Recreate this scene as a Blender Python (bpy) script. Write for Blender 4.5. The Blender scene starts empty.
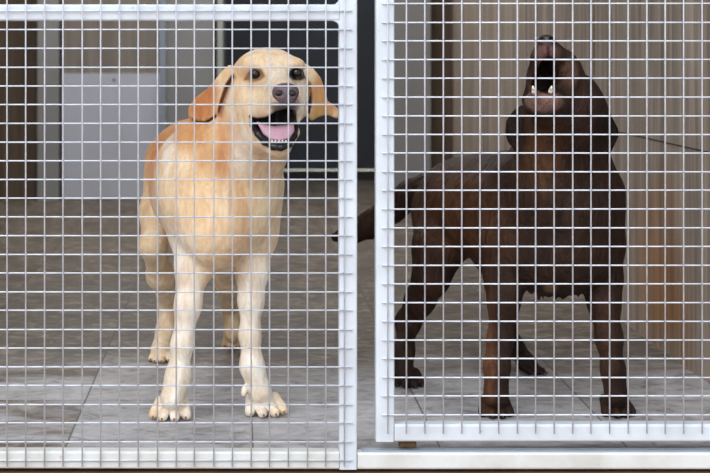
import bpy, math, random
import numpy as np
random.seed(4); rng = np.random.default_rng(7)
F = 1638.0; CAMH = 0.7125; CX = 238.0; CY = 45.0; CD = 3.0; XR_ = .99
col = bpy.context.scene.collection

def P(px, py, Z):                     # measured point of the photo at a distance Z from the lens -> metres
    return np.array([(px-CX)*Z/F, Z-CD, CAMH-(py-CY)*Z/F])
def lin(c):
    c = np.array(c, float)/255.0
    return tuple(np.where(c <= .04045, c/12.92, ((c+.055)/1.055)**2.4))

# ------------------------------------------------------------------ materials
def nodes(name):
    m = bpy.data.materials.new(name); m.use_nodes = True
    nt = m.node_tree; b = nt.nodes['Principled BSDF']
    return m, nt, b
def N(nt, typ, **kw):
    n = nt.nodes.new(typ)
    for k, v in kw.items():
        if k in n.inputs: n.inputs[k].default_value = v
        else: setattr(n, k, v)
    return n
def L(nt, a, b): nt.links.new(a, b)
def mixc(nt, fac, a, b, mode='MIX'):
    n = nt.nodes.new('ShaderNodeMix'); n.data_type = 'RGBA'; n.blend_type = mode
    for s, v in ((n.inputs[0], fac), (n.inputs[6], a), (n.inputs[7], b)):
        if hasattr(v, 'is_linked') or hasattr(v, 'links'): nt.links.new(v, s)
        elif isinstance(v, (int, float)): s.default_value = v
        else: s.default_value = (*v, 1)
    return n.outputs[2]
def math_n(nt, op, a, b=None):
    n = nt.nodes.new('ShaderNodeMath'); n.operation = op
    for i, v in enumerate((a, b)):
        if v is None: continue
        if isinstance(v, (int, float)): n.inputs[i].default_value = v
        else: nt.links.new(v, n.inputs[i])
    return n.outputs[0]
def coords(nt, scale=(1,1,1), loc=(0,0,0), rot=(0,0,0)):
    t = nt.nodes.new('ShaderNodeTexCoord'); g = nt.nodes.new('ShaderNodeMapping')
    g.inputs['Scale'].default_value = scale; g.inputs['Location'].default_value = loc; g.inputs['Rotation'].default_value = rot
    nt.links.new(t.outputs['Object'], g.inputs[0]); return g.outputs[0]
def noise(nt, vec, scale, detail=4, rough=.55, dist=0):
    n = nt.nodes.new('ShaderNodeTexNoise'); n.inputs['Scale'].default_value = scale
    n.inputs['Detail'].default_value = detail; n.inputs['Roughness'].default_value = rough; n.inputs['Distortion'].default_value = dist
    nt.links.new(vec, n.inputs['Vector']); return n.outputs[0]
def ramp(nt, fac, stops):
    n = nt.nodes.new('ShaderNodeValToRGB'); e = n.color_ramp.elements
    while len(e) < len(stops): e.new(.5)
    for el, (p, c) in zip(e, stops):
        el.position = p; el.color = (*c, 1) if len(c) == 3 else c
    nt.links.new(fac, n.inputs[0]); return n.outputs[0]
def bump(nt, b, h, strength, dist=.01):
    n = nt.nodes.new('ShaderNodeBump'); n.inputs['Strength'].default_value = strength; n.inputs['Distance'].default_value = dist
    nt.links.new(h, n.inputs['Height']); nt.links.new(n.outputs[0], b.inputs['Normal'])

def mat_plain(name, c, rough=.5, metal=0, var=.12, scale=20, bs=.1):
    m, nt, b = nodes(name)
    v = noise(nt, coords(nt), scale)
    c = np.array(lin(c))
    cc = ramp(nt, v, [(.3, tuple(c*(1-var))), (.7, tuple(np.minimum(c*(1+var), 1)))])
    L(nt, cc, b.inputs['Base Color']); b.inputs['Roughness'].default_value = rough; b.inputs['Metallic'].default_value = metal
    if bs: bump(nt, b, v, bs, .002)
    return m
def mat_paint(name, c, dirt):
    m, nt, b = nodes(name)
    v = noise(nt, coords(nt), 9, 6, .6); f = noise(nt, coords(nt), 160, 3)
    base = mixc(nt, ramp(nt, v, [(.40, (0,0,0)), (.75, (1,1,1))]), lin(c), lin(dirt))
    sp = noise(nt, coords(nt), 70, 3, .6)
    base = mixc(nt, ramp(nt, sp, [(.70, (0,0,0)), (.76, (.6,.6,.6))]), base, lin((150,125,95)))
    L(nt, base, b.inputs['Base Color']); b.inputs['Roughness'].default_value = .42
    bump(nt, b, f, .25, .001); return m
def mat_floor():
    m, nt, b = nodes('slate_tile'); T = .3316
    t = nt.nodes.new('ShaderNodeTexCoord'); sx = nt.nodes.new('ShaderNodeSeparateXYZ'); L(nt, t.outputs['Object'], sx.inputs[0])
    ux = math_n(nt, 'DIVIDE', math_n(nt, 'SUBTRACT', sx.outputs[0], .026), T)
    uy = math_n(nt, 'DIVIDE', math_n(nt, 'SUBTRACT', sx.outputs[1], -.045), T)
    ix = math_n(nt, 'FLOOR', ux); iy = math_n(nt, 'FLOOR', uy)
    cb = nt.nodes.new('ShaderNodeCombineXYZ'); L(nt, ix, cb.inputs[0]); L(nt, iy, cb.inputs[1])
    wn = nt.nodes.new('ShaderNodeTexWhiteNoise'); L(nt, cb.outputs[0], wn.inputs[0])
    off = nt.nodes.new('ShaderNodeVectorMath'); off.operation = 'MULTIPLY_ADD'
    L(nt, wn.outputs[1], off.inputs[0]); off.inputs[1].default_value = (9,9,9); L(nt, t.outputs['Object'], off.inputs[2])
    mp = nt.nodes.new('ShaderNodeMapping'); mp.inputs['Scale'].default_value = (7.5, 10, 1); L(nt, off.outputs[0], mp.inputs[0])
    n1 = noise(nt, mp.outputs[0], 1.9, 9, .68, 1.4)
    mp2 = nt.nodes.new('ShaderNodeMapping'); mp2.inputs['Scale'].default_value = (2.0, 5, 1); L(nt, off.outputs[0], mp2.inputs[0])
    n2 = noise(nt, mp2.outputs[0], 1.3, 4, .6, .4)
    grey = ramp(nt, n1, [(.30, lin((104,100,98))), (.45, lin((162,160,162))), (.60, lin((184,183,187))), (.75, lin((205,204,208)))])
    brown = ramp(nt, n1, [(.34, lin((44,36,28))), (.45, lin((90,80,69))), (.54, lin((112,101,89))), (.66, lin((158,146,132)))])
    # browner, darker stone farther in from the gate and on the left-hand row of tiles
    yy = math_n(nt, 'ADD', sx.outputs[1], math_n(nt, 'MULTIPLY', math_n(nt, 'SUBTRACT', n2, .5), .5))
    mr = nt.nodes.new('ShaderNodeMapRange'); mr.inputs[1].default_value = .42; mr.inputs[2].default_value = .78; L(nt, yy, mr.inputs[0])
    xl = math_n(nt, 'LESS_THAN', sx.outputs[0], -.3056)
    pat = ramp(nt, n2, [(.45, (0,0,0)), (.62, (1,1,1))])
    fb = math_n(nt, 'MAXIMUM', mr.outputs[0], math_n(nt, 'MULTIPLY', xl, pat))
    c = mixc(nt, fb, grey, brown)
    tone = ramp(nt, wn.outputs[0], [(0, (.86,.86,.86)), (1, (1.0,1.0,1.0))])
    c = mixc(nt, 1.0, c, tone, 'MULTIPLY')
    # joints
    def edge(u):
        fr = math_n(nt, 'FRACT', u); a = math_n(nt, 'SUBTRACT', fr, .5); a = math_n(nt, 'ABSOLUTE', a)
        return math_n(nt, 'GREATER_THAN', a, .4945)
    j = math_n(nt, 'MAXIMUM', edge(ux), edge(uy))
    c = mixc(nt, math_n(nt, 'MULTIPLY', j, .8), c, lin((64,58,52)))
    L(nt, c, b.inputs['Base Color'])
    L(nt, ramp(nt, n1, [(.3, (.5,.5,.5)), (.7, (.68,.68,.68))]), b.inputs['Roughness'])
    h = math_n(nt, 'SUBTRACT', n1, math_n(nt, 'MULTIPLY', j, .6)); bump(nt, b, h, .5, .008)
    return m
def mat_cladding():
    m, nt, b = nodes('travertine_cladding')
    v = noise(nt, coords(nt, (1, 14, .8)), 2.2, 7, .6, .3)
    w = noise(nt, coords(nt, (1, 1.0, .8)), 2.0, 3)
    c1 = ramp(nt, v, [(.3, lin((112,102,94))), (.5, lin((162,148,136))), (.72, lin((204,190,176)))])
    c2 = ramp(nt, v, [(.3, lin((130,92,60))), (.5, lin((168,124,84))), (.72, lin((186,148,108)))])
    sp = nt.nodes.new('ShaderNodeVectorMath'); sp.operation = 'DISTANCE'; tc = nt.nodes.new('ShaderNodeTexCoord')
    L(nt, tc.outputs['Object'], sp.inputs[0]); sp.inputs[1].default_value = (XR_, .80, .14)
    dd = math_n(nt, 'ADD', sp.outputs['Value'], math_n(nt, 'MULTIPLY', math_n(nt, 'SUBTRACT', w, .5), .7))
    pz = ramp(nt, dd, [(.10, (1,1,1)), (.30, (0,0,0))])
    c = mixc(nt, math_n(nt, 'MAXIMUM', pz, ramp(nt, w, [(.56, (0,0,0)), (.75, (.6,.6,.6))])), c1, c2)
    L(nt, c, b.inputs['Base Color']); b.inputs['Roughness'].default_value = .55
    bump(nt, b, v, .2, .004); return m
def mat_boards(name, a, bb, c3):
    m, nt, b = nodes(name)
    v = noise(nt, coords(nt, (18, 18, .7)), 1.6, 6, .6, .3)
    L(nt, ramp(nt, v, [(.3, lin(a)), (.5, lin(bb)), (.7, lin(c3))]), b.inputs['Base Color'])
    b.inputs['Roughness'].default_value = .6; bump(nt, b, v, .2, .003); return m
def mat_coat(name, dark, rough=.75, fur=.5, sheen=.25):
    m, nt, b = nodes(name)
    a = nt.nodes.new('ShaderNodeAttribute'); a.attribute_name = 'coat'
    v = noise(nt, coords(nt, (1,1,.35)), 90, 5, .65, .5); w = noise(nt, coords(nt, (1,1,.5)), 24, 4, .6, .6)
    c = mixc(nt, ramp(nt, v, [(.3, (.5,.5,.5)), (.62, (0,0,0))]), a.outputs['Color'], dark, 'MULTIPLY')
    c = mixc(nt, ramp(nt, w, [(.35, (.45,.45,.45)), (.6, (0,0,0))]), c, dark, 'MULTIPLY')
    L(nt, c, b.inputs['Base Color']); b.inputs['Roughness'].default_value = rough
    b.inputs['Specular IOR Level'].default_value = .18; b.inputs['Sheen Weight'].default_value = sheen; b.inputs['Sheen Roughness'].default_value = .5
    h = math_n(nt, 'ADD', v, math_n(nt, 'MULTIPLY', w, 1.0 if rough > .7 else 2.6)); bump(nt, b, h, fur, .006); return m

M = dict(
 paint=mat_paint('white_enamel', (203,211,220), (184,191,199)),
 sill=mat_paint('cream_enamel', (206,209,209), (182,181,174)),
 wire=mat_plain('galvanised_wire', (206,212,222), .45, .0, .12, 60),
 floor=mat_floor(), clad=mat_cladding(),
 boards=mat_boards('brown_boards', (70,56,42), (92,76,60), (108,92,76)),
 greywall=mat_plain('grey_plaster', (150,150,150), .8, 0, .08, 3),
 ceil=mat_plain('ceiling_plaster', (150,146,140), .9, 0, .05, 3),
 doorpanel=mat_plain('pale_door_panel', (196,200,212), .5, 0, .04, 6),
 doorwood=mat_boards('door_upper', (118,110,102), (136,128,120), (148,140,132)),
 steel=mat_plain('blue_grey_steel', (150,160,172), .45, .2, .08, 10),
 greenpost=mat_plain('pale_green_post', (176,184,176), .5, 0, .06, 10),
 darkdoor=mat_plain('slate_door', (66,70,78), .5, 0, .1, 5),
 recess_shade=mat_plain('recess_shade_tone', (40,36,33), .7, 0, .15, 12),
 greyline=mat_plain('dark_gap', (48,45,43), .8, 0, .1, 10),
 gravel=mat_plain('pale_gravel', (240,232,205), .9, 0, .05, 3),
 earth=mat_plain('rusty_concrete', (128,92,62), .9, 0, .25, 8, .4),
 rust=mat_plain('rusty_bracket', (86,66,38), .6, .3, .3, 80),
 black=mat_plain('black_skin', (24,21,22), .38, 0, .3, 120, .3),
 nose=mat_plain('nose_leather', (98,82,88), .42, 0, .2, 160, .5),
 nose2=mat_plain('brown_nose_leather', (52,40,38), .4, 0, .2, 160, .5),
 eye=mat_plain('dark_eye', (18,12,10), .05, 0, .1, 30, 0),
 tongue=mat_plain('tongue_pink', (196,150,166), .4, 0, .06, 60, .3),
 tooth=mat_plain('ivory_tooth', (236,232,220), .3, 0, .03, 60, 0),
 claw=mat_plain('brown_claw', (120,84,70), .4, 0, .15, 60, .1),
 dclaw=mat_plain('dark_claw', (36,28,26), .4, 0, .15, 60, .1),
 coat=mat_coat('yellow_coat', lin((214,178,140)), .8, .42, .2),
 brown=mat_coat('chocolate_coat', lin((100,80,68)), .62, .9, 0.0),
)

# ------------------------------------------------------------------ mesh helpers
def link(name, v, f, mat, parent=None, smooth=False, origin=None):
    o0 = np.array(origin if origin is not None else (0,0,0), float)
    v = np.asarray(v, float) - o0
    me = bpy.data.meshes.new(name); me.from_pydata([tuple(p) for p in v], [], f); me.update()
    if smooth: me.polygons.foreach_set('use_smooth', [True]*len(me.polygons))
    me.materials.append(mat)
    o = bpy.data.objects.new(name, me); col.objects.link(o)
    if parent is not None:
        o.parent = parent; o.location = o0 - np.array(parent.location)
    else: o.location = o0
    return o
class MB:
    def __init__(s): s.v = []; s.f = []
    def add(s, v, f):
        n = len(s.v); s.v += [tuple(p) for p in v]; s.f += [tuple(i+n for i in q) for q in f]
    def box(s, x0, x1, y0, y1, z0, z1):
        v = [(x,y,z) for x in (x0,x1) for y in (y0,y1) for z in (z0,z1)]
        s.add(v, [(0,1,3,2),(4,6,7,5),(0,4,5,1),(2,3,7,6),(0,2,6,4),(1,5,7,3)]); return s
    def tube_box(s, a, b, w, d, r=.004):
        """rounded rectangular tube from a to b, along X or Z; w across, d in depth (Y)"""
        a = np.array(a, float); b = np.array(b, float); ax = b-a; vert = abs(ax[2]) > abs(ax[0])
        prof = []
        for cx, cy, s0 in ((w/2-r, d/2-r, 0), (-w/2+r, d/2-r, 90), (-w/2+r, -d/2+r, 180), (w/2-r, -d/2+r, 270)):
            for k in range(4):
                t = math.radians(s0+30*k); prof.append((cx+r*math.cos(t), cy+r*math.sin(t)))
        n = len(prof); vs = []
        for e in (a, b):
            for (u, y) in prof: vs.append(e + (np.array([u, y, 0]) if vert else np.array([0, y, u])))
        fs = [(i, (i+1) % n, n+(i+1) % n, n+i) for i in range(n)] + [tuple(range(n))[::-1], tuple(range(n, 2*n))]
        s.add(vs, fs); return s
    def rod(s, a, b, r, n=8, r2=None):
        a = np.array(a, float); b = np.array(b, float); d = b-a; d /= np.linalg.norm(d)
        u = np.cross(d, (0,1,0) if abs(d[1]) < .9 else (1,0,0)); u /= np.linalg.norm(u); w = np.cross(d, u)
        r2 = r if r2 is None else r2
        vs = [e+rr*(math.cos(2*math.pi*i/n)*u+math.sin(2*math.pi*i/n)*w) for e, rr in ((a, r), (b, r2)) for i in range(n)]
        s.add(vs, [(i, (i+1) % n, n+(i+1) % n, n+i) for i in range(n)]+[tuple(range(n))[::-1], tuple(range(n, 2*n))]); return s
    def build(s, name, mat, parent=None, smooth=False, origin=None): return link(name, s.v, s.f, mat, parent, smooth, origin)
def tag(o, label=None, cat=None, group=None, kind=None):
    for k, v in (('label', label), ('category', cat), ('group', group), ('kind', kind)):
        if v: o[k] = v
    return o
def struct(o): o['kind'] = 'structure'; return o
def empty(name, loc):
    o = bpy.data.objects.new(name, None); col.objects.link(o); o.location = loc; o.empty_display_size = .1; return o
def box(name, x0, x1, y0, y1, z0, z1, mat, parent=None):
    o = MB().box(x0, x1, y0, y1, z0, z1).build(name, mat, parent)
    return o

# ------------------------------------------------------------------ implicit surfaces
def E(px, py, Z, rx, ry, rd, k=.02, rot=None, sub=False, noscale=False):   # ellipsoid, rx/ry across the view in photo px at that distance, rd in m
    s = Z/F; return ('e', P(px, py, Z), (rx*s, rd, ry*s), k, rot, sub)
def EW(c, r, k=.02, rot=None, sub=False): return ('e', np.array(c, float), r, k, rot, sub)
def C(a, b, k=.02, sub=False):                                             # tapered capsule between two (px, py, Z, r_px)
    return ('c', P(*a[:3]), a[3]*a[2]/F, P(*b[:3]), b[3]*b[2]/F, k, sub)
def chain(pts, k=.02): return [C(pts[i], pts[i+1], k) for i in range(len(pts)-1)]
def PL(poly, Z, t, r, k=.01, sx=0, sz=0, sub=False):                       # rounded plate of outline poly, half thickness t, leaning sx, sz
    w = np.array([P(x, y, Z) for x, y in poly]); return ('p', w[:, [0, 2]], Z-CD, t, r, k, sx, sz, sub)
def rotm(ax, deg):
    a = math.radians(deg); c, s = math.cos(a), math.sin(a)
    return {'x': np.array([[1,0,0],[0,c,-s],[0,s,c]]), 'y': np.array([[c,0,s],[0,1,0],[-s,0,c]]), 'z': np.array([[c,-s,0],[s,c,0],[0,0,1]])}[ax]
def poly_sdf(X, Z, w):
    d = np.full(X.shape, 1e9); s = np.ones(X.shape); n = len(w)
    for i in range(n):
        a = w[i]; b = w[i-1]; e = b-a; vx = X-a[0]; vz = Z-a[1]
        t = np.clip((vx*e[0]+vz*e[1])/(e@e), 0, 1)
        d = np.minimum(d, (vx-e[0]*t)**2+(vz-e[1]*t)**2)
        c1 = Z >= a[1]; c2 = Z < b[1]; c3 = e[0]*vz > e[1]*vx
        fl = (c1 & c2 & c3) | (~c1 & ~c2 & ~c3); s = np.where(fl, -s, s)
    return s*np.sqrt(d)
def bbox(p):
    if p[0] == 'e': R = max(p[2]); return p[1]-R, p[1]+R
    if p[0] == 'c':
        R = max(p[2], p[4]); return np.minimum(p[1], p[3])-R, np.maximum(p[1], p[3])+R
    w = p[1]; t = p[3]+p[4]; lean = abs(p[6])*np.ptp(w[:,0])+abs(p[7])*np.ptp(w[:,1])
    return (np.array([w[:,0].min()-p[4], p[2]-t-lean, w[:,1].min()-p[4]]), np.array([w[:,0].max()+p[4], p[2]+t+lean, w[:,1].max()+p[4]]))
def evalp(p, X, Y, Z):
    if p[0] == 'e':
        dx, dy, dz = X-p[1][0], Y-p[1][1], Z-p[1][2]; R = p[4]
        if R is not None:
            dx, dy, dz = (R[0,0]*dx+R[1,0]*dy+R[2,0]*dz, R[0,1]*dx+R[1,1]*dy+R[2,1]*dz, R[0,2]*dx+R[1,2]*dy+R[2,2]*dz)
        a, b, c = p[2]
        k0 = np.sqrt((dx/a)**2+(dy/b)**2+(dz/c)**2); k1 = np.sqrt((dx/a**2)**2+(dy/b**2)**2+(dz/c**2)**2)+1e-9
        return k0*(k0-1)/k1
    if p[0] == 'c':
        A, ra, B, rb = p[1:5]; e = B-A
        t = np.clip(((X-A[0])*e[0]+(Y-A[1])*e[1]+(Z-A[2])*e[2])/(e@e+1e-12), 0, 1)
        return np.sqrt((X-A[0]-t*e[0])**2+(Y-A[1]-t*e[1])**2+(Z-A[2]-t*e[2])**2)-(ra+(rb-ra)*t)
    w = p[1]; d2 = poly_sdf(X[:,:1,:], Z[:,:1,:], w)+p[4]*.5
    cx, cz = w[:,0].mean(), w[:,1].mean()
    yy = np.abs(Y-p[2]-p[6]*(X-cx)-p[7]*(Z-cz))-p[3]+p[4]*.5
    return np.sqrt(np.maximum(d2, 0)**2+np.maximum(yy, 0)**2)+np.minimum(np.maximum(d2, yy), 0)-p[4]*.5
def sdf_mesh(prims, h):
    bb = [bbox(p) for p in prims if not p[-1]]
    lo = np.min([b[0] for b in bb], 0)-4*h; hi = np.max([b[1] for b in bb], 0)+4*h
    n = np.ceil((hi-lo)/h).astype(int)+1
    V = np.full(tuple(n), .2, np.float32)
    ax = [(lo[i]+h*np.arange(n[i])).astype(np.float32) for i in range(3)]
    for p in prims:
        k = p[3] if p[0] == 'e' else p[5]
        b0, b1 = bbox(p); m = k+3*h
        i0 = np.maximum(((b0-m-lo)/h).astype(int), 0); i1 = np.minimum(((b1+m-lo)/h).astype(int)+2, n)
        if (i1 <= i0).any(): continue
        sl = tuple(slice(i0[i], i1[i]) for i in range(3))
        X, Y, Z = np.meshgrid(ax[0][sl[0]], ax[1][sl[1]], ax[2][sl[2]], indexing='ij')
        d = evalp(p, X, Y, Z).astype(np.float32); a = V[sl]
        if p[-1]: d = -d; hh = np.maximum(k-np.abs(a-d), 0)/k; V[sl] = np.maximum(a, d)+hh*hh*k/4
        else: hh = np.maximum(k-np.abs(a-d), 0)/k; V[sl] = np.minimum(a, d)-hh*hh*k/4
    S = V < 0
    nx, ny, nz = n; cs = np.zeros((nx-1, ny-1, nz-1), np.int8)
    for i in (0,1):
        for j in (0,1):
            for k in (0,1): cs += S[i:nx-1+i, j:ny-1+j, k:nz-1+k]
    act = (cs > 0) & (cs < 8); idx = -np.ones(act.shape, np.int64); ci = np.argwhere(act); idx[act] = np.arange(len(ci))
    acc = np.zeros((len(ci), 3)); cnt = np.zeros(len(ci))
    for axis in range(3):
        for u in (0,1):
            for v in (0,1):
                o = np.zeros(3, int); oa = [q for q in range(3) if q != axis]; o[oa[0]] = u; o[oa[1]] = v
                o2 = o.copy(); o2[axis] = 1
                a = V[tuple((ci+o).T)].astype(float); b = V[tuple((ci+o2).T)].astype(float)
                mk = (a < 0) != (b < 0); t = np.where(mk, a/np.where(mk, a-b, 1), 0)
                pt = np.tile(o.astype(float), (len(ci), 1)); pt[:, axis] = t
                acc[mk] += pt[mk]; cnt[mk] += 1
    vs = lo + h*(ci+acc/cnt[:, None])
    faces = []
    for axis in range(3):
        oa = [q for q in range(3) if q != axis]
        A = np.moveaxis(S, [axis, oa[0], oa[1]], [0, 1, 2]); I = np.moveaxis(idx, [axis, oa[0], oa[1]], [0, 1, 2])
        e = np.argwhere(A[:-1, 1:-1, 1:-1] != A[1:, 1:-1, 1:-1]); e[:, 1] += 1; e[:, 2] += 1
        s = A[e[:,0], e[:,1], e[:,2]]
        q = np.stack([I[e[:,0], e[:,1]-1, e[:,2]-1], I[e[:,0], e[:,1], e[:,2]-1], I[e[:,0], e[:,1], e[:,2]], I[e[:,0], e[:,1]-1, e[:,2]]], 1)
        flip = ~s if axis != 1 else s
        q[flip] = q[flip][:, ::-1]; faces.append(q)
    return vs, np.concatenate(faces)
def link_np(name, vs, q, mat, parent=None, origin=(0,0,0)):
    vs = vs-np.array(origin); me = bpy.data.meshes.new(name)
    me.vertices.add(len(vs)); me.vertices.foreach_set('co', vs.astype(np.float32).ravel())
    me.loops.add(q.size); me.loops.foreach_set('vertex_index', q.astype(np.int32).ravel())
    me.polygons.add(len(q)); me.polygons.foreach_set('loop_start', np.arange(0, q.size, 4, dtype=np.int32))
    me.update(calc_edges=True); me.validate()
    me.polygons.foreach_set('use_smooth', np.ones(len(me.polygons), bool)); me.materials.append(mat)
    o = bpy.data.objects.new(name, me); col.objects.link(o)
    if parent is not None: o.parent = parent; o.location = np.array(origin)-np.array(parent.location)
    else: o.location = origin
    return o
def blob(name, prims, h, mat, parent):
    vs, q = sdf_mesh(prims, h); return link_np(name, vs, q, mat, parent, tuple(vs.mean(0)))
def paint(o, vs, base, spots):
    c = np.tile(np.array(lin(base)), (len(vs), 1))
    for sp in spots:
        if sp[0] == 's':
            _, cen, rad, rgb, st, soft = sp
            d = np.sqrt((((vs-cen)/np.array(rad))**2).sum(1)); w = np.clip((1+soft-d)/(2*soft), 0, 1)
        else:
            _, poly, Z, half, rgb, st, soft = sp
            wv = np.array([P(x, y, Z) for x, y in poly])[:, [0, 2]]
            d = poly_sdf(vs[:,0], vs[:,2], wv); w = np.clip((soft-d)/(2*soft), 0, 1)*(np.abs(vs[:,1]-(Z-CD)) < half)
        w = (w*w*(3-2*w)*st)[:, None]; c = c*(1-w)+np.array(lin(rgb))*w
    at = o.data.color_attributes.new('coat', 'FLOAT_COLOR', 'POINT')
    at.data.foreach_set('color', np.concatenate([c, np.ones((len(c), 1))], 1).astype(np.float32).ravel())
def SP(px, py, Z, rx, ry, rd, rgb, st=1, soft=.35):
    s = Z/F; return ('s', P(px, py, Z), (rx*s, rd, ry*s), rgb, st, soft)
def paw(px, pyb, Z, w, turn=0, L_=.075, k=.005, hz=.03, spread=1.0):
    """a paw whose toes end near (px, pyb): four toes and the instep behind them"""
    c = P(px, pyb, Z); c[2] = 0; W = w*Z/F; a = math.radians(turn); fx, fy = math.sin(a), -math.cos(a); rx, ry = -fy, fx
    out = []; tips = []
    for u, f in ((-.38, -.012), (-.14, .004), (.14, .004), (.38, -.012)):
        u *= W*spread*1.06
        bx, by = c[0]+rx*u*.75-fx*.04, c[1]+ry*u*.75-fy*.04
        tx, ty = c[0]+rx*u+fx*f, c[1]+ry*u+fy*f
        r = W*.138
        mx, my = c[0]+rx*u*.95-fx*.018, c[1]+ry*u*.95-fy*.018
        out.append(('c', np.array([bx, by, hz]), r*.95, np.array([mx, my, r*1.5]), r*.93, k, False))
        out.append(('c', np.array([mx, my, r*1.5]), r*.93, np.array([tx, ty, r*.98]), r*.98, k*.5, False))
        tips.append((np.array([tx+fx*r*.75, ty+fy*r*.75, r*.85]), np.array([fx, fy, -.55])))
    out.append(EW((c[0]-fx*.035, c[1]-fy*.035, .021), (W*.30, W*.42, .019), .008, rotm('z', turn)))
    return out, tips
def claws(tips, parent, mat, s=1.0):
    for p, d in tips:
        mb = MB(); d = d/np.linalg.norm(d); q = p+d*.007*s; q[2] = max(q[2], .0025)
        mb.rod(p-d*.004, q, .0030*s, 8, .0012*s); mb.build('claw', mat, parent, True, tuple(p))
def ball(name, px, py, Z, r, mat, parent, sc=(1,1,1)):
    c = P(px, py, Z); v = []; f = []; n, m_ = 20, 12
    for j in range(m_+1):
        for i in range(n):
            a = 2*math.pi*i/n; b = math.pi*j/m_
            v.append(c+np.array([r*sc[0]*math.sin(b)*math.cos(a), r*sc[1]*math.sin(b)*math.sin(a), r*sc[2]*math.cos(b)]))
    for j in range(m_):
        for i in range(n): f.append((j*n+i, (j+1)*n+i, (j+1)*n+(i+1) % n, j*n+(i+1) % n))
    return link(name, v, f, mat, parent, True, tuple(c))

# ------------------------------------------------------------------ the room
XR = .99; XL = -1.6; BZ = 7.53; BY = BZ-CD; RY = 9.25-CD; TOP = 2.35; SH = .12
bx = lambda px, Z=BZ: (px-CX)*Z/F
bz = lambda py, Z=BZ: CAMH-(py-CY)*Z/F
struct(box('floor', XL-.1, XR+.1, -.104, RY+.05, -.12, 0, M['floor']))
struct(box('ceiling', XL-.1, XR+.1, -.3, RY+.1, TOP, TOP+.1, M['ceil']))
struct(box('wall_left', XL-.1, XL, -.10, BY+.1, 0, TOP, M['boards']))
zs = .487
struct(box('wall_right', XR, XR+.1, -.10, RY+.1, 0, TOP, M['clad']))
g = MB(); g.box(XR-.0015, XR, -.10, 2.6, zs-.0012, zs+.0012)
for yy in (1.55, 2.62, 3.6): g.box(XR-.0015, XR, yy-.0012, yy+.0012, 0, TOP)
struct(g.build('trim_1', M['greyline']))
# back wall, pieces either side of the recess
struct(box('wall_back', XL, bx(40), BY, BY+.12, 0, TOP, M['boards']))
struct(box('trim_2', bx(39), bx(60), BY-.06, BY, 0, TOP, M['greywall']))
struct(box('trim_3', bx(60.2), bx(62), BY-.03, BY+.1, 0, TOP, M['greyline']))
d2 = struct(box('door_1', bx(62), bx(160), BY, BY+.05, .004, TOP, M['doorwood']))
box('door_panel', bx(62.5), bx(159.5), BY-.012, BY-.0005, bz(199), bz(73.5), M['doorpanel'], d2)
ball('screw', 114, 80, BZ-.013, .006, M['greyline'], d2, (1,.4,1))
struct(box('trim_4', bx(160), bx(166), BY-.05, BY+.1, 0, TOP, M['steel']))
struct(box('wall_rear_left', bx(166), bx(214), BY, BY+.12, 0, TOP, M['greywall']))
struct(box('trim_5', bx(214), bx(217.5), BY-.01, BY+.12, 0, TOP, M['greyline']))
struct(box('trim_6', bx(217.5), bx(223), BY-.03, BY+.12, 0, TOP, M['greenpost']))
struct(box('wall_recess_left', bx(215), bx(223), BY+.12, RY+.1, 0, TOP, M['greywall']))
XO = bx(387); XO2 = .80
struct(box('wall_rear_right', XO, bx(430), BY-.03, BY+.12, 0, TOP, M['greywall']))
struct(box('wall_recess_right', bx(430), XR, BY+.02, BY+.12, 0, TOP, M['boards']))
struct(box('wall_recess_side', XO2, XO2+.1, BY+.12, RY+.1, 0, TOP, M['greywall']))
struct(box('door_2', bx(223)-.02, XO2, RY, RY+.05, .0095, TOP, M['darkdoor']))
struct(box('recess_shade_strip', bx(223), XO2, RY-.62, RY-.05, 0, .004, M['recess_shade']))  # dark strip stands in for the shade on the recess floor
# front lintel and outdoors
struct(box('wall_front', XL-.1, XR+.1, -.20, -.10, 2.0, TOP, M['greywall']))
struct(box('ground', -8, 8, -9, -.145, -.25, -.15, M['earth']))
struct(box('ground_rear', -3, 3, RY+.05, RY+4, -.12, -.01, M['gravel']))
struct(box('step_face', XL-.1, XR+.1, -.146, -.105, -.15, -.0360, M['earth']))

# ------------------------------------------------------------------ gates
s = 2.86/F; WY = 2.857-CD; TY0 = 2.86-CD; TD = .032
gx = lambda px: (px-CX)*s
gz = lambda py: CAMH-(py-CY)*s
yc = TY0+TD/2+.0008
def wires(x0, y0, dx, dy, xa, xb, ya, yb, jit):
    v = MB(); sw = 2.857/F; X = lambda p: (p-CX)*sw; Zf = lambda p: CAMH-(p-CY)*sw
    k = math.ceil((xa-x0)/dx)
    while x0+k*dx <= xb+.1:
        x = X(x0+k*dx+random.uniform(-.25, .25)); v.rod((x, WY-.0014, Zf(ya)), (x+random.uniform(-.0004,.0004), WY-.0014, Zf(yb)), .00130); k += 1
    k = math.ceil((ya-y0)/dy)
    while y0+k*dy <= yb+.1:
        z = Zf(y0+k*dy+random.uniform(-.2, .2)); v.rod((X(xa-jit[0]), WY+.0012, z), (X(xb+jit[1]), WY+.0012, z+random.uniform(-.0004,.0004)), .00130); k += 1
    return v
TOPY = -690
fp = empty('mesh_panel', (gx(0), yc, -.033))
tag(fp, 'white tubular frame panel with welded wire mesh in front of the yellow dog', 'fence panel')
lx0 = XL+.02
MB().tube_box((gx(348.2), yc, gz(469.8)), (gx(348.2), yc, gz(TOPY)), 18.2*s, TD).build('stile', M['paint'], fp, False)
MB().tube_box((lx0+.016, yc, gz(469.8)), (lx0+.016, yc, gz(TOPY)), .032, TD).build('stile', M['paint'], fp)
MB().tube_box((lx0+.032, yc, gz(12.6)), (gx(339.1), yc, gz(12.6)), 16.6*s, TD-.002).build('crossbar', M['paint'], fp)
MB().tube_box((lx0+.032, yc, gz(TOPY+9)), (gx(339.1), yc, gz(TOPY+9)), 18*s, TD-.002).build('top_rail', M['paint'], fp)
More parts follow.
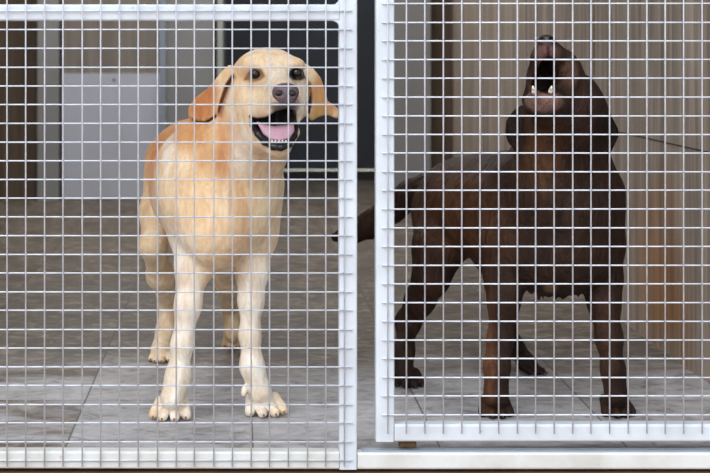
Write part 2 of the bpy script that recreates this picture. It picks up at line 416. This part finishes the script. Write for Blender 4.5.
MB().tube_box((lx0+.032, yc, gz(459)), (gx(339.1), yc, gz(460.8)), 17.6*s, TD).build('bottom_rail', M['sill'], fp)
# weld fillets in the corners of the crossbar
for sy, y0 in ((1, 20.9), (-1, 4.3)):
    pts = [(339.3, y0), (339.3, y0+sy*6)]+[(339.3-6+6*math.cos(t), y0+sy*6-sy*6*math.sin(t)) for t in np.linspace(0, math.pi/2, 6)]
    pts = [(339.6, y0-sy*.5), (339.6, y0+sy*6)]+[(333.3+6*math.cos(t), y0+sy*6-sy*6*math.sin(t)) for t in np.linspace(0.05, math.pi/2, 6)]+[(333, y0-sy*.5)]
    w = MB(); n = len(pts); vs = [(gx(a), yc-TD/2+.002, gz(b)) for a, b in pts]+[(gx(a), yc+TD/2-.002, gz(b)) for a, b in pts]
    w.add(vs, [tuple(range(n)), tuple(range(n, 2*n))[::-1]]+[(i, (i+1) % n, n+(i+1) % n, n+i) for i in range(n)])
    w.build('weld', M['paint'], fp)
wires(7.1, 10.9, 18.76, 18.74, -560, 345.3, TOPY+4, 466.5, (0, 7)).build('wire_mesh', M['wire'], fp, True)

gt = empty('gate', (gx(376), yc, gz(442)))
tag(gt, 'white tubular gate with welded wire mesh in front of the chocolate brown dog', 'gate')
gr = 1.0-.012
MB().tube_box((gx(385.3), yc, gz(442)), (gx(385.3), yc, gz(TOPY)), 18.6*s, TD).build('stile', M['paint'], gt)
MB().tube_box((gr-.026, yc, gz(442)), (gr-.026, yc, gz(TOPY)), .032, TD).build('stile', M['paint'], gt)
MB().tube_box((gx(394.6), yc, gz(433.3)), (gr-.042, yc, gz(433.3)), 17.6*s, TD-.001).build('bottom_rail', M['paint'], gt)
MB().tube_box((gx(394.6), yc, gz(TOPY+9)), (gr-.042, yc, gz(TOPY+9)), 17.6*s, TD-.001).build('top_rail', M['paint'], gt)
wires(387.8, 3.7, 18.47, 18.69, 386.5, 790, TOPY+4, 433.4, (4.5, 0)).build('wire_mesh', M['wire'], gt, True)
b = MB(); b.box(gx(400), gx(417), yc-.008, yc+.012, gz(448.6), gz(442.1))
b.box(gx(400), gx(417), yc+.013, yc+.015, gz(450), gz(442.1)); 
for q in (403.5, 408.5, 413.5): b.rod((gx(q), yc-.0105, gz(445.5)), (gx(q), yc-.008, gz(445.5)), .003, 10)
b.build('guide_block', M['rust'], gt)
th = empty('threshold_rail', (gx(530), yc, -.033))
tag(th, 'white steel threshold rail running along the ground below the mesh gate', 'threshold')
MB().tube_box((gx(357.6), yc, gz(461.4)), (XR+.08, yc, gz(461.4)), 16.8*s, TD).build('rail', M['sill'], th)
r_ = MB(); r_.box(gx(362), XR+.08, yc-.012, yc-.004, gz(452.9)+.0001, gz(452.9)+.0028); r_.box(gx(362), XR+.08, yc+.005, yc+.012, gz(452.9)+.0001, gz(452.9)+.0028)
r_.build('track_strip', M['steel'], th)

# ------------------------------------------------------------------ yellow dog
def yellow():
    pr = []
    # trunk
    pr += [EW((-.105, .72, .445), (.092, .115, .100), .05),
           EW((-.080, .55, .440), (.094, .18, .100), .05),
           EW((-.066, .37, .425), (.118, .20, .130), .05),
           EW((-.040, .19, .425), (.112, .11, .145), .05),
           EW((-.040, .13, .370), (.070, .07, .085), .03),
           C((215,170,3.22,50), (242,135,3.17,45), .05), C((242,135,3.17,45), (262,98,3.14,34), .04)]
    # shoulders and forelegs
    pr += chain([(186,170,3.22,30), (190,232,3.19,19), (193,268,3.15,16.5), (188,305,3.13,12), (182,345,3.12,9.5), (178,376,3.12,11), (172,398,3.11,12)], .02)
    pr += chain([(262,185,3.20,22), (256,235,3.19,20), (252,272,3.17,15), (251,300,3.16,11.5), (250,335,3.155,9.3), (252,366,3.15,10.5), (260,392,3.15,12)], .02)
    pr += [E(206,262,3.16,12,14,.03,.02), E(188,190,3.16,25,34,.05,.04), E(256,205,3.16,18,36,.045,.04)]
    # hind legs
    pr += chain([(174,165,3.72,30), (158,212,3.64,17), (153,246,3.58,12), (161,276,3.66,12.5), (170,306,3.76,9), (167,330,3.74,9), (160,350,3.70,9.5)], .025)
    pr += chain([(225,170,3.74,28), (228,225,3.66,22), (226,255,3.62,16), (228,282,3.72,11.5), (233,312,3.85,9), (233,334,3.83,9)], .025)
    tips = []
    for a in ((169,420.5,3.10,37,-6), (268,416,3.135,38,14)):
        q, t = paw(*a, spread=1.12); pr += q; tips += t
    for a in ((159,362,3.67,24,-14), (233,348,3.84,22,0)):
        q, t = paw(*a, hz=.024); pr += q; tips += t
    pr += [('c', P(245,388,3.14), .007, P(243.5,394,3.13), .005, .006, False)]
    # head
    pr += [E(267,84,3.135,37,34.5,.078,.03), E(268,72,3.09,31,22,.05,.03),
           E(247,100,3.10,21,24,.055,.03), E(294,100,3.11,14,22,.05,.03),
           E(252,66,3.065,11,7,.02,.02), E(295,65,3.065,10,7,.02,.02),
           C((273,86,3.07,19), (284,91,2.99,12.5), .02),
           C((266,106,3.03,13), (281,101,2.975,10), .015), C((294,105,3.04,10), (289,102,2.98,9), .015),
           C((262,118,3.05,14), (272,112,2.99,6), .02), C((297,112,3.03,6.5), (295,121,3.03,5), .012),
           C((255,132,3.10,18), (277,146,3.00,9.5), .025), C((292,132,3.06,8), (281,147,3.00,9), .02),
           C((250,120,3.12,22), (240,150,3.16,34), .04)]
    # eye hollows and mouth
    pr += [E(255.5,74.5,3.035,8,5,.014,.010, None, True), E(297,73.5,3.04,7.5,5,.014,.010, None, True)]
    mouth = [(250,118.5),(258,119.5),(266,118),(276,111),(288,107.5),(294,111),(296,122),(294,133),(288,141),(277,143),(266,139),(257,130)]
    pr += [PL(mouth, 2.985, .060, .004, .006, sub=True)]
    # ears
    pr += [PL([(230,64),(222,71),(214,81),(207,89),(196,97),(188,108),(188,117),(197,123),(209,118),(217,109),(222,98),(228,86),(234,72)], 3.115, .007, .008, .010, sx=-.6, sz=.1),
           PL([(302,62),(313,68),(321,78),(325,90),(328,101),(338,108),(341,114),(337,119),(327,115),(318,117),(311,121),(307,114),(309,100),(308,84),(303,74)], 3.135, .007, .008, .014, sx=.45, sz=.1)]
    pr += [PL([(233,74),(226,85),(220.5,101),(217.5,114),(220,115),(223.2,102),(228.3,88),(235,77)], 3.06, .047, .002, .003, sub=True),
           PL([(191,119.5),(204,122.5),(217,114.5),(217,117),(205,125),(192,122)], 3.10, .040, .002, .003, sub=True),
           PL([(304,74),(308,84),(309,100),(307,114),(310.5,115),(313,100),(311.5,85)], 3.09, .045, .002, .003, sub=True)]
    vs, q = sdf_mesh(pr, .0034)
    # gentle lie of the fur
    o = link_np('labrador_dog', vs, q, M['coat'], None, (-.06, .42, 0))
    org, red, pale, cream = (212,152,92), (192,114,56), (240,236,226), (236,216,184)
    spots = [SP(160,150,3.55,34,50,.35,org,.9,.5), SP(150,120,3.6,60,30,.4,org,.6,.5),
             SP(205,150,3.15,16,60,.12,(214,164,110),.7,.5), SP(225,140,3.12,13,34,.08,red,.55,.6), SP(242,205,3.08,9,26,.06,(222,178,124),.4,.6), SP(230,196,3.06,2.2,26,.06,(186,134,88),.6,.5), SP(222,150,3.08,5,34,.07,(210,150,94),.5,.6), SP(243,150,3.06,9,26,.06,pale,.75,.5), SP(214,130,3.1,5,18,.07,(232,196,146),.6,.5), SP(155,150,3.45,12,44,.3,(206,140,80),.9,.4), SP(148,195,3.5,8,26,.3,(204,144,86),.7,.5), SP(262,215,3.08,5,50,.06,(206,186,148),.7,.5), SP(214,235,3.08,14,26,.06,(246,226,192),.7,.5), SP(240,262,3.1,14,8,.06,(190,144,92),.5,.6),  # thin brown stripe paints the chest crease, olive spot the right-chest shading
             SP(185,130,3.2,22,18,.2,org,.9,.5), SP(252,245,3.05,16,12,.05,(206,160,104),.5,.6),
             SP(169,155,3.18,6,30,.06,pale,.8,.5), SP(196,215,3.1,22,40,.08,(244,218,180),.8,.5), SP(264,215,3.12,14,60,.08,(226,206,172),.8,.5),
             SP(178,340,3.12,26,110,.12,pale,.95,.3), SP(255,345,3.14,26,90,.12,pale,.95,.3), SP(150,235,3.6,22,60,.2,(228,206,172),.8,.4),
             SP(160,340,3.7,18,60,.14,(232,214,186),.8,.4),
             SP(225,320,3.8,18,70,.2,(222,196,156),.8,.4), SP(226,265,3.3,16,10,.3,(190,150,96),.6,.5),
             SP(205,98,3.16,20,30,.08,(196,136,86),1,.25), SP(198,108,3.2,12,14,.08,(182,110,58),.85,.5), ('p', [(233,73),(225,84),(219.5,101),(216,116),(222,117),(225.5,102),(230.5,88),(236,77)], 3.09, .09, (150,92,50), .8, .0025),  # polygon paints the shade along the ear crease into the coat
             SP(325,95,3.14,16,22,.08,(196,146,92),.9,.3), SP(315,117,3.15,14,8,.08,(190,160,86),.7,.4),
             SP(268,60,3.1,34,14,.08,(236,214,180),.6,.5), SP(278,80,3.05,10,14,.06,pale,.7,.5), SP(240,72,3.1,9,16,.06,(228,184,130),.6,.5),
             SP(244,105,3.08,16,20,.08,(242,226,198),.8,.5), SP(286,107,2.98,17,10,.05,(176,168,162),.75,.5), SP(300,112,3.03,6,16,.04,(238,230,214),.9,.4),
             SP(284,106,2.98,13,7,.05,(84,78,78),.95,.4), SP(276,80,3.04,9,22,.08,(242,230,210),.7,.5), SP(300,98,3.05,10,16,.06,(238,228,212),.8,.5),
             ('p', [(243.5,80),(248,73),(253,68),(261,69.5),(265.5,76),(260.5,80.5),(252,82)], 3.04, .06, (40,26,22), 1, .0016), ('p', [(287,74.5),(291.5,68.5),(298,67),(304.5,71),(307.5,78.5),(300,80.8),(292,80)], 3.05, .06, (40,26,22), 1, .0016), SP(255,77,3.04,14,10,.05,(190,150,112),.5,.5),
             SP(284,151,3.0,12,5,.05,(226,214,196),.7,.4)]
    inner = [(249,116.5),(258,118),(266,116.5),(276,109.5),(288,106),(296,110),(297.5,122),(297,135),(291,146),(277,149),(264,145),(253,133)]
    spots += [('p', inner, 3.0, .10, (26,20,22), 1, .0016)]
    paint(o, vs, cream, spots)
    claws(tips, o, M['claw'])
    # nose
    blob('nose', [E(285.5,92,2.968,13.5,9.5,.016,.01), E(285.5,99,2.966,9.5,8,.012,.012),
                  E(279,93.5,2.948,4.2,3.4,.012,.004,None,True), E(292.5,93.5,2.950,3.6,3.3,.012,.004,None,True),
                  ('c', P(286,99,2.951), .0009, P(286,107,2.953), .0009, .002, True)], .0014, M['nose'], o)
    for px_, rr in ((279,4.0),(292.5,3.6)): blob('nostril_shade', [E(px_,93.5,2.9565,rr,2.7,.0025,.001)], .0009, M['black'], o)  # black inserts stand in for the darkness inside the nose openings
    blob('tongue', [PL([(256,121),(263,124),(274,126),(285,125),(294,123),(294.5,131),(290,138),(281,141),(271,140),(263,134)], 3.012, .011, .012, .01, sx=0, sz=.5)], .0018, M['tongue'], o)
    # lips: black band along the lower jaw
    lip = [(249,117.5,3.055),(253,126,3.035),(258,134,3.012),(265,142,2.997),(273,146.5,2.982),(281,147.5,2.975),(289,144.5,2.983),(294.5,136,3.005),(296.5,126,3.025)]
    blob('lower_lip', [C((*lip[i],2.4+1.2*math.sin(i/8*math.pi)), (*lip[i+1],2.4+1.2*math.sin((i+1)/8*math.pi)), .004) for i in range(len(lip)-1)], .0016, M['black'], o)
    t = MB()
    for x in (272,275.5,279,282.5,286): t.rod(P(x,142,2.982), P(x,140,2.982), .0019, 8, .0014)
    t.build('teeth', M['tooth'], o, True)
    for x, y, Z in ((255.3,74.3,3.052), (296.8,73.3,3.056)):
        e = ball('eye', x, y, Z-.001, .0100, M['eye'], o)
    tag(o, 'yellow labrador standing with open mouth and pink tongue behind the left mesh panel', 'dog')
    return o
yellow()

def choc():
    pr = []
    pr += [E(453,208,3.56,38,46,.11,.05), E(478,205,3.46,44,50,.16,.05),
           E(516,214,3.34,56,64,.18,.05), E(560,214,3.21,60,72,.12,.05), E(558,262,3.17,52,32,.07,.04),
           C((560,180,3.24,52), (562,128,3.20,40), .05), C((548,190,3.17,30), (550,130,3.12,26), .05)]
    pr += chain([(520,190,3.22,34), (508,240,3.2,26), (505,275,3.19,20), (504,300,3.17,15), (500,340,3.15,11.5), (497,366,3.14,11.5), (496,396,3.14,13)], .02)
    pr += chain([(598,195,3.22,26), (602,245,3.2,21), (603,280,3.19,18), (604,302,3.17,15), (609,338,3.15,12), (613,370,3.14,10.5), (616,396,3.14,12)], .02)
    pr += chain([(445,215,3.54,33), (438,250,3.46,24), (431,278,3.44,17), (420,300,3.48,13.5), (408,322,3.52,11), (404,350,3.45,8.5), (404,374,3.41,10)], .025)
    pr += chain([(490,215,3.54,28), (496,255,3.50,20), (500,285,3.58,13), (503,322,3.68,10), (514,348,3.64,8.5), (528,362,3.58,8.5)], .025)
    tips = []
    for a in ((497,418.5,3.125,34,-2), (621,416.5,3.13,34,8)):
        q, t = paw(*a); pr += q; tips += t
    for a, hz in (((410,388,3.40,30,2), .026), ((539,375,3.545,24,50), .026)):
        q, t = paw(*a, hz=hz); pr += q; tips += t
    # tail
    pr += chain([(432,188,3.64,18), (412,194,3.70,14), (392,208,3.74,13.5), (372,224,3.77,13), (352,233,3.79,9.5), (336,237,3.80,5)], .02)
    # head thrown back
    pr += [E(570,112,3.17,36,36,.075,.03), C((566,100,3.13,31), (556,72,3.07,22), .03), C((556,72,3.07,22), (548,52,3.02,13), .025),
           C((545,66,3.03,13), (546,52,3.0,11), .015), C((563,72,3.05,12), (558,56,3.01,9), .015), C((538,76,3.05,8), (540,60,3.01,9), .015),
           C((560,128,3.12,26), (545,104,3.02,17), .025), C((534,104,3.03,10), (540,98,3.0,9), .015), C((558,104,3.03,10), (551,98,3.0,9), .015),
           C((532,100,3.07,10), (536,74,3.05,6), .02), C((576,104,3.08,18), (566,80,3.06,12), .03)]
    mouth = [(546,57),(541,61),(538,70),(536.5,82),(537,90),(545,92.5),(553,91),(556,84),(555.5,70),(551,61)]
    pr += [PL(mouth, 3.0, .065, .006, .006, sub=True)]
    pr += [PL([(522,104),(514,110),(507,121),(506,134),(509,143),(515,150),(521,151),(527,140),(529,120)], 3.15, .007, .008, .014, sx=-.5),
           PL([(583,78),(590,84),(600,100),(611,115),(619,128),(620,136),(614,148),(606,158),(599,156),(594,140),(588,115),(580,92)], 3.16, .008, .008, .016, sx=.35)]
    for i in range(26):   # ragged breast hair
        x = 522+i*2.9+random.uniform(-1, 1); l = random.uniform(3, 11)*(1 if 12 < i*2.9 < 60 else .6)
        pr.append(('c', P(x, 286, 3.15), .005, P(x+random.uniform(-3, 3), 289+l, 3.15), .0012, .006, False))
    vs, q = sdf_mesh(pr, .0036)
    o = link_np('labrador_dog', vs, q, M['brown'], None, (.56, .35, 0))
    base = (52,34,25)
    spots = [SP(470,215,3.4,46,46,.25,(100,64,40),.75,.5), SP(430,310,3.45,14,50,.2,(84,52,36),.5,.5), SP(490,330,3.1,7,90,.06,(150,98,66),.6,.6), SP(540,150,3.1,20,40,.1,(112,78,54),.6,.6),  # narrow lighter spot paints the lit left side of the foreleg
             SP(500,250,3.3,14,60,.12,(116,74,50),.5,.6), SP(549,286,3.14,7,6,.05,(150,124,98),.7,.4), SP(608,350,3.1,10,60,.06,(92,62,44),.5,.6),
             SP(543,102,2.99,20,10,.06,(138,108,98),.9,.4), SP(546,53,2.99,13,8,.05,(112,82,78),.85,.4), SP(568,72,3.03,9,14,.06,(136,104,84),.8,.6), SP(534,78,3.03,5,16,.06,(110,80,62),.7,.5),
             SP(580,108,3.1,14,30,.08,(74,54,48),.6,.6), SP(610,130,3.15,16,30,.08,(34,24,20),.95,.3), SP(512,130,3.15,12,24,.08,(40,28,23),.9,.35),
             SP(409,384,3.4,16,9,.1,(50,38,34),.8,.4), SP(530,365,3.55,22,14,.1,(56,42,38),.7,.4)]
    spots += [('p', [(544.6,45),(547.4,45),(547.8,58),(544.2,58)], 3.0, .05, (58,30,30), 1, .001), ('p', [(546,56),(540,60),(536.5,70),(535.5,82),(536,91),(545,94),(554,92),(557.5,84),(557,70),(552,60)], 3.03, .06, (40,22,20), 1, .002)]
    paint(o, vs, base, spots)
    claws(tips, o, M['dclaw'])
    blob('nose', [E(546.5,41,3.0,9.5,6.5,.014,.01), E(546.5,47,2.994,5,4,.008,.008),
                  E(541.5,39,2.990,2.4,2.4,.010,.003,None,True), E(551.5,39,2.990,2.4,2.4,.010,.003,None,True)], .0014, M['nose2'], o)
    for x, sg in ((533.5, -1), (551, 1)):
        t = MB(); t.rod(P(x-sg*.8, 93, 2.990), P(x, 89.5, 2.982), .0046, 10, .0038); t.rod(P(x, 89.5, 2.982), P(x+sg*.8, 86, 2.978), .0038, 10, .0012); t.build('canine_tooth', M['tooth'], o, True)
    ball('eye', 578.5, 70, 3.075, .0085, M['eye'], o)
    tag(o, 'chocolate brown labrador howling with its head thrown back behind the right mesh gate', 'dog')
    return o
choc()

# ------------------------------------------------------------------ light and camera
sc = bpy.context.scene
w = bpy.data.worlds.new('sky'); sc.world = w; w.use_nodes = True
bg = w.node_tree.nodes['Background']; bg.inputs[0].default_value = (.86, .93, 1.0, 1); bg.inputs[1].default_value = .95
def lamp(name, kind, energy, color, loc, rot, **kw):
    l = bpy.data.lights.new(name, kind); l.energy = energy; l.color = color
    for k, v in kw.items(): setattr(l, k, v)
    o = bpy.data.objects.new(name, l); col.objects.link(o); o.location = loc; o.rotation_euler = [math.radians(a) for a in rot]; return o
lamp('sun', 'SUN', 1.15, (1, .99, .98), (0, -4, 5), (44, 0, -34), angle=math.radians(45))
for i, yl in enumerate((2.7, 4.1)):      # two added, unseen area lights that brighten the dark kennel passage
    lamp('interior_fill_light', 'AREA', 13, (1, .98, .96), (-.3, yl, TOP-.05), (0, 0, 0), shape='RECTANGLE', size=1.4, size_y=.3)
lamp('interior_fill_light', 'AREA', 3.0, (.85, .92, 1), (.25, 5.4, TOP-.05), (0, 0, 0), shape='RECTANGLE', size=.6, size_y=.3)  # third added fill, brightens the recess; no fixture modelled
cam = bpy.data.cameras.new('camera'); co = bpy.data.objects.new('camera', cam); col.objects.link(co)
co.location = (0, -CD, CAMH); co.rotation_euler = (math.pi/2, 0, 0)
cam.sensor_fit = 'HORIZONTAL'; cam.sensor_width = 36; cam.lens = 36*F/710; cam.shift_x = (355-CX)/710; cam.shift_y = -(236.5-CY)/710
cam.dof.use_dof = True; cam.dof.focus_distance = 3.05; cam.dof.aperture_fstop = 8
cam.clip_start = .05
sc.camera = co
sc.view_settings.view_transform = 'Standard'; sc.view_settings.look = 'None'; sc.view_settings.gamma = 1
sc.view_settings.use_curve_mapping = False; sc.view_settings.exposure = .95
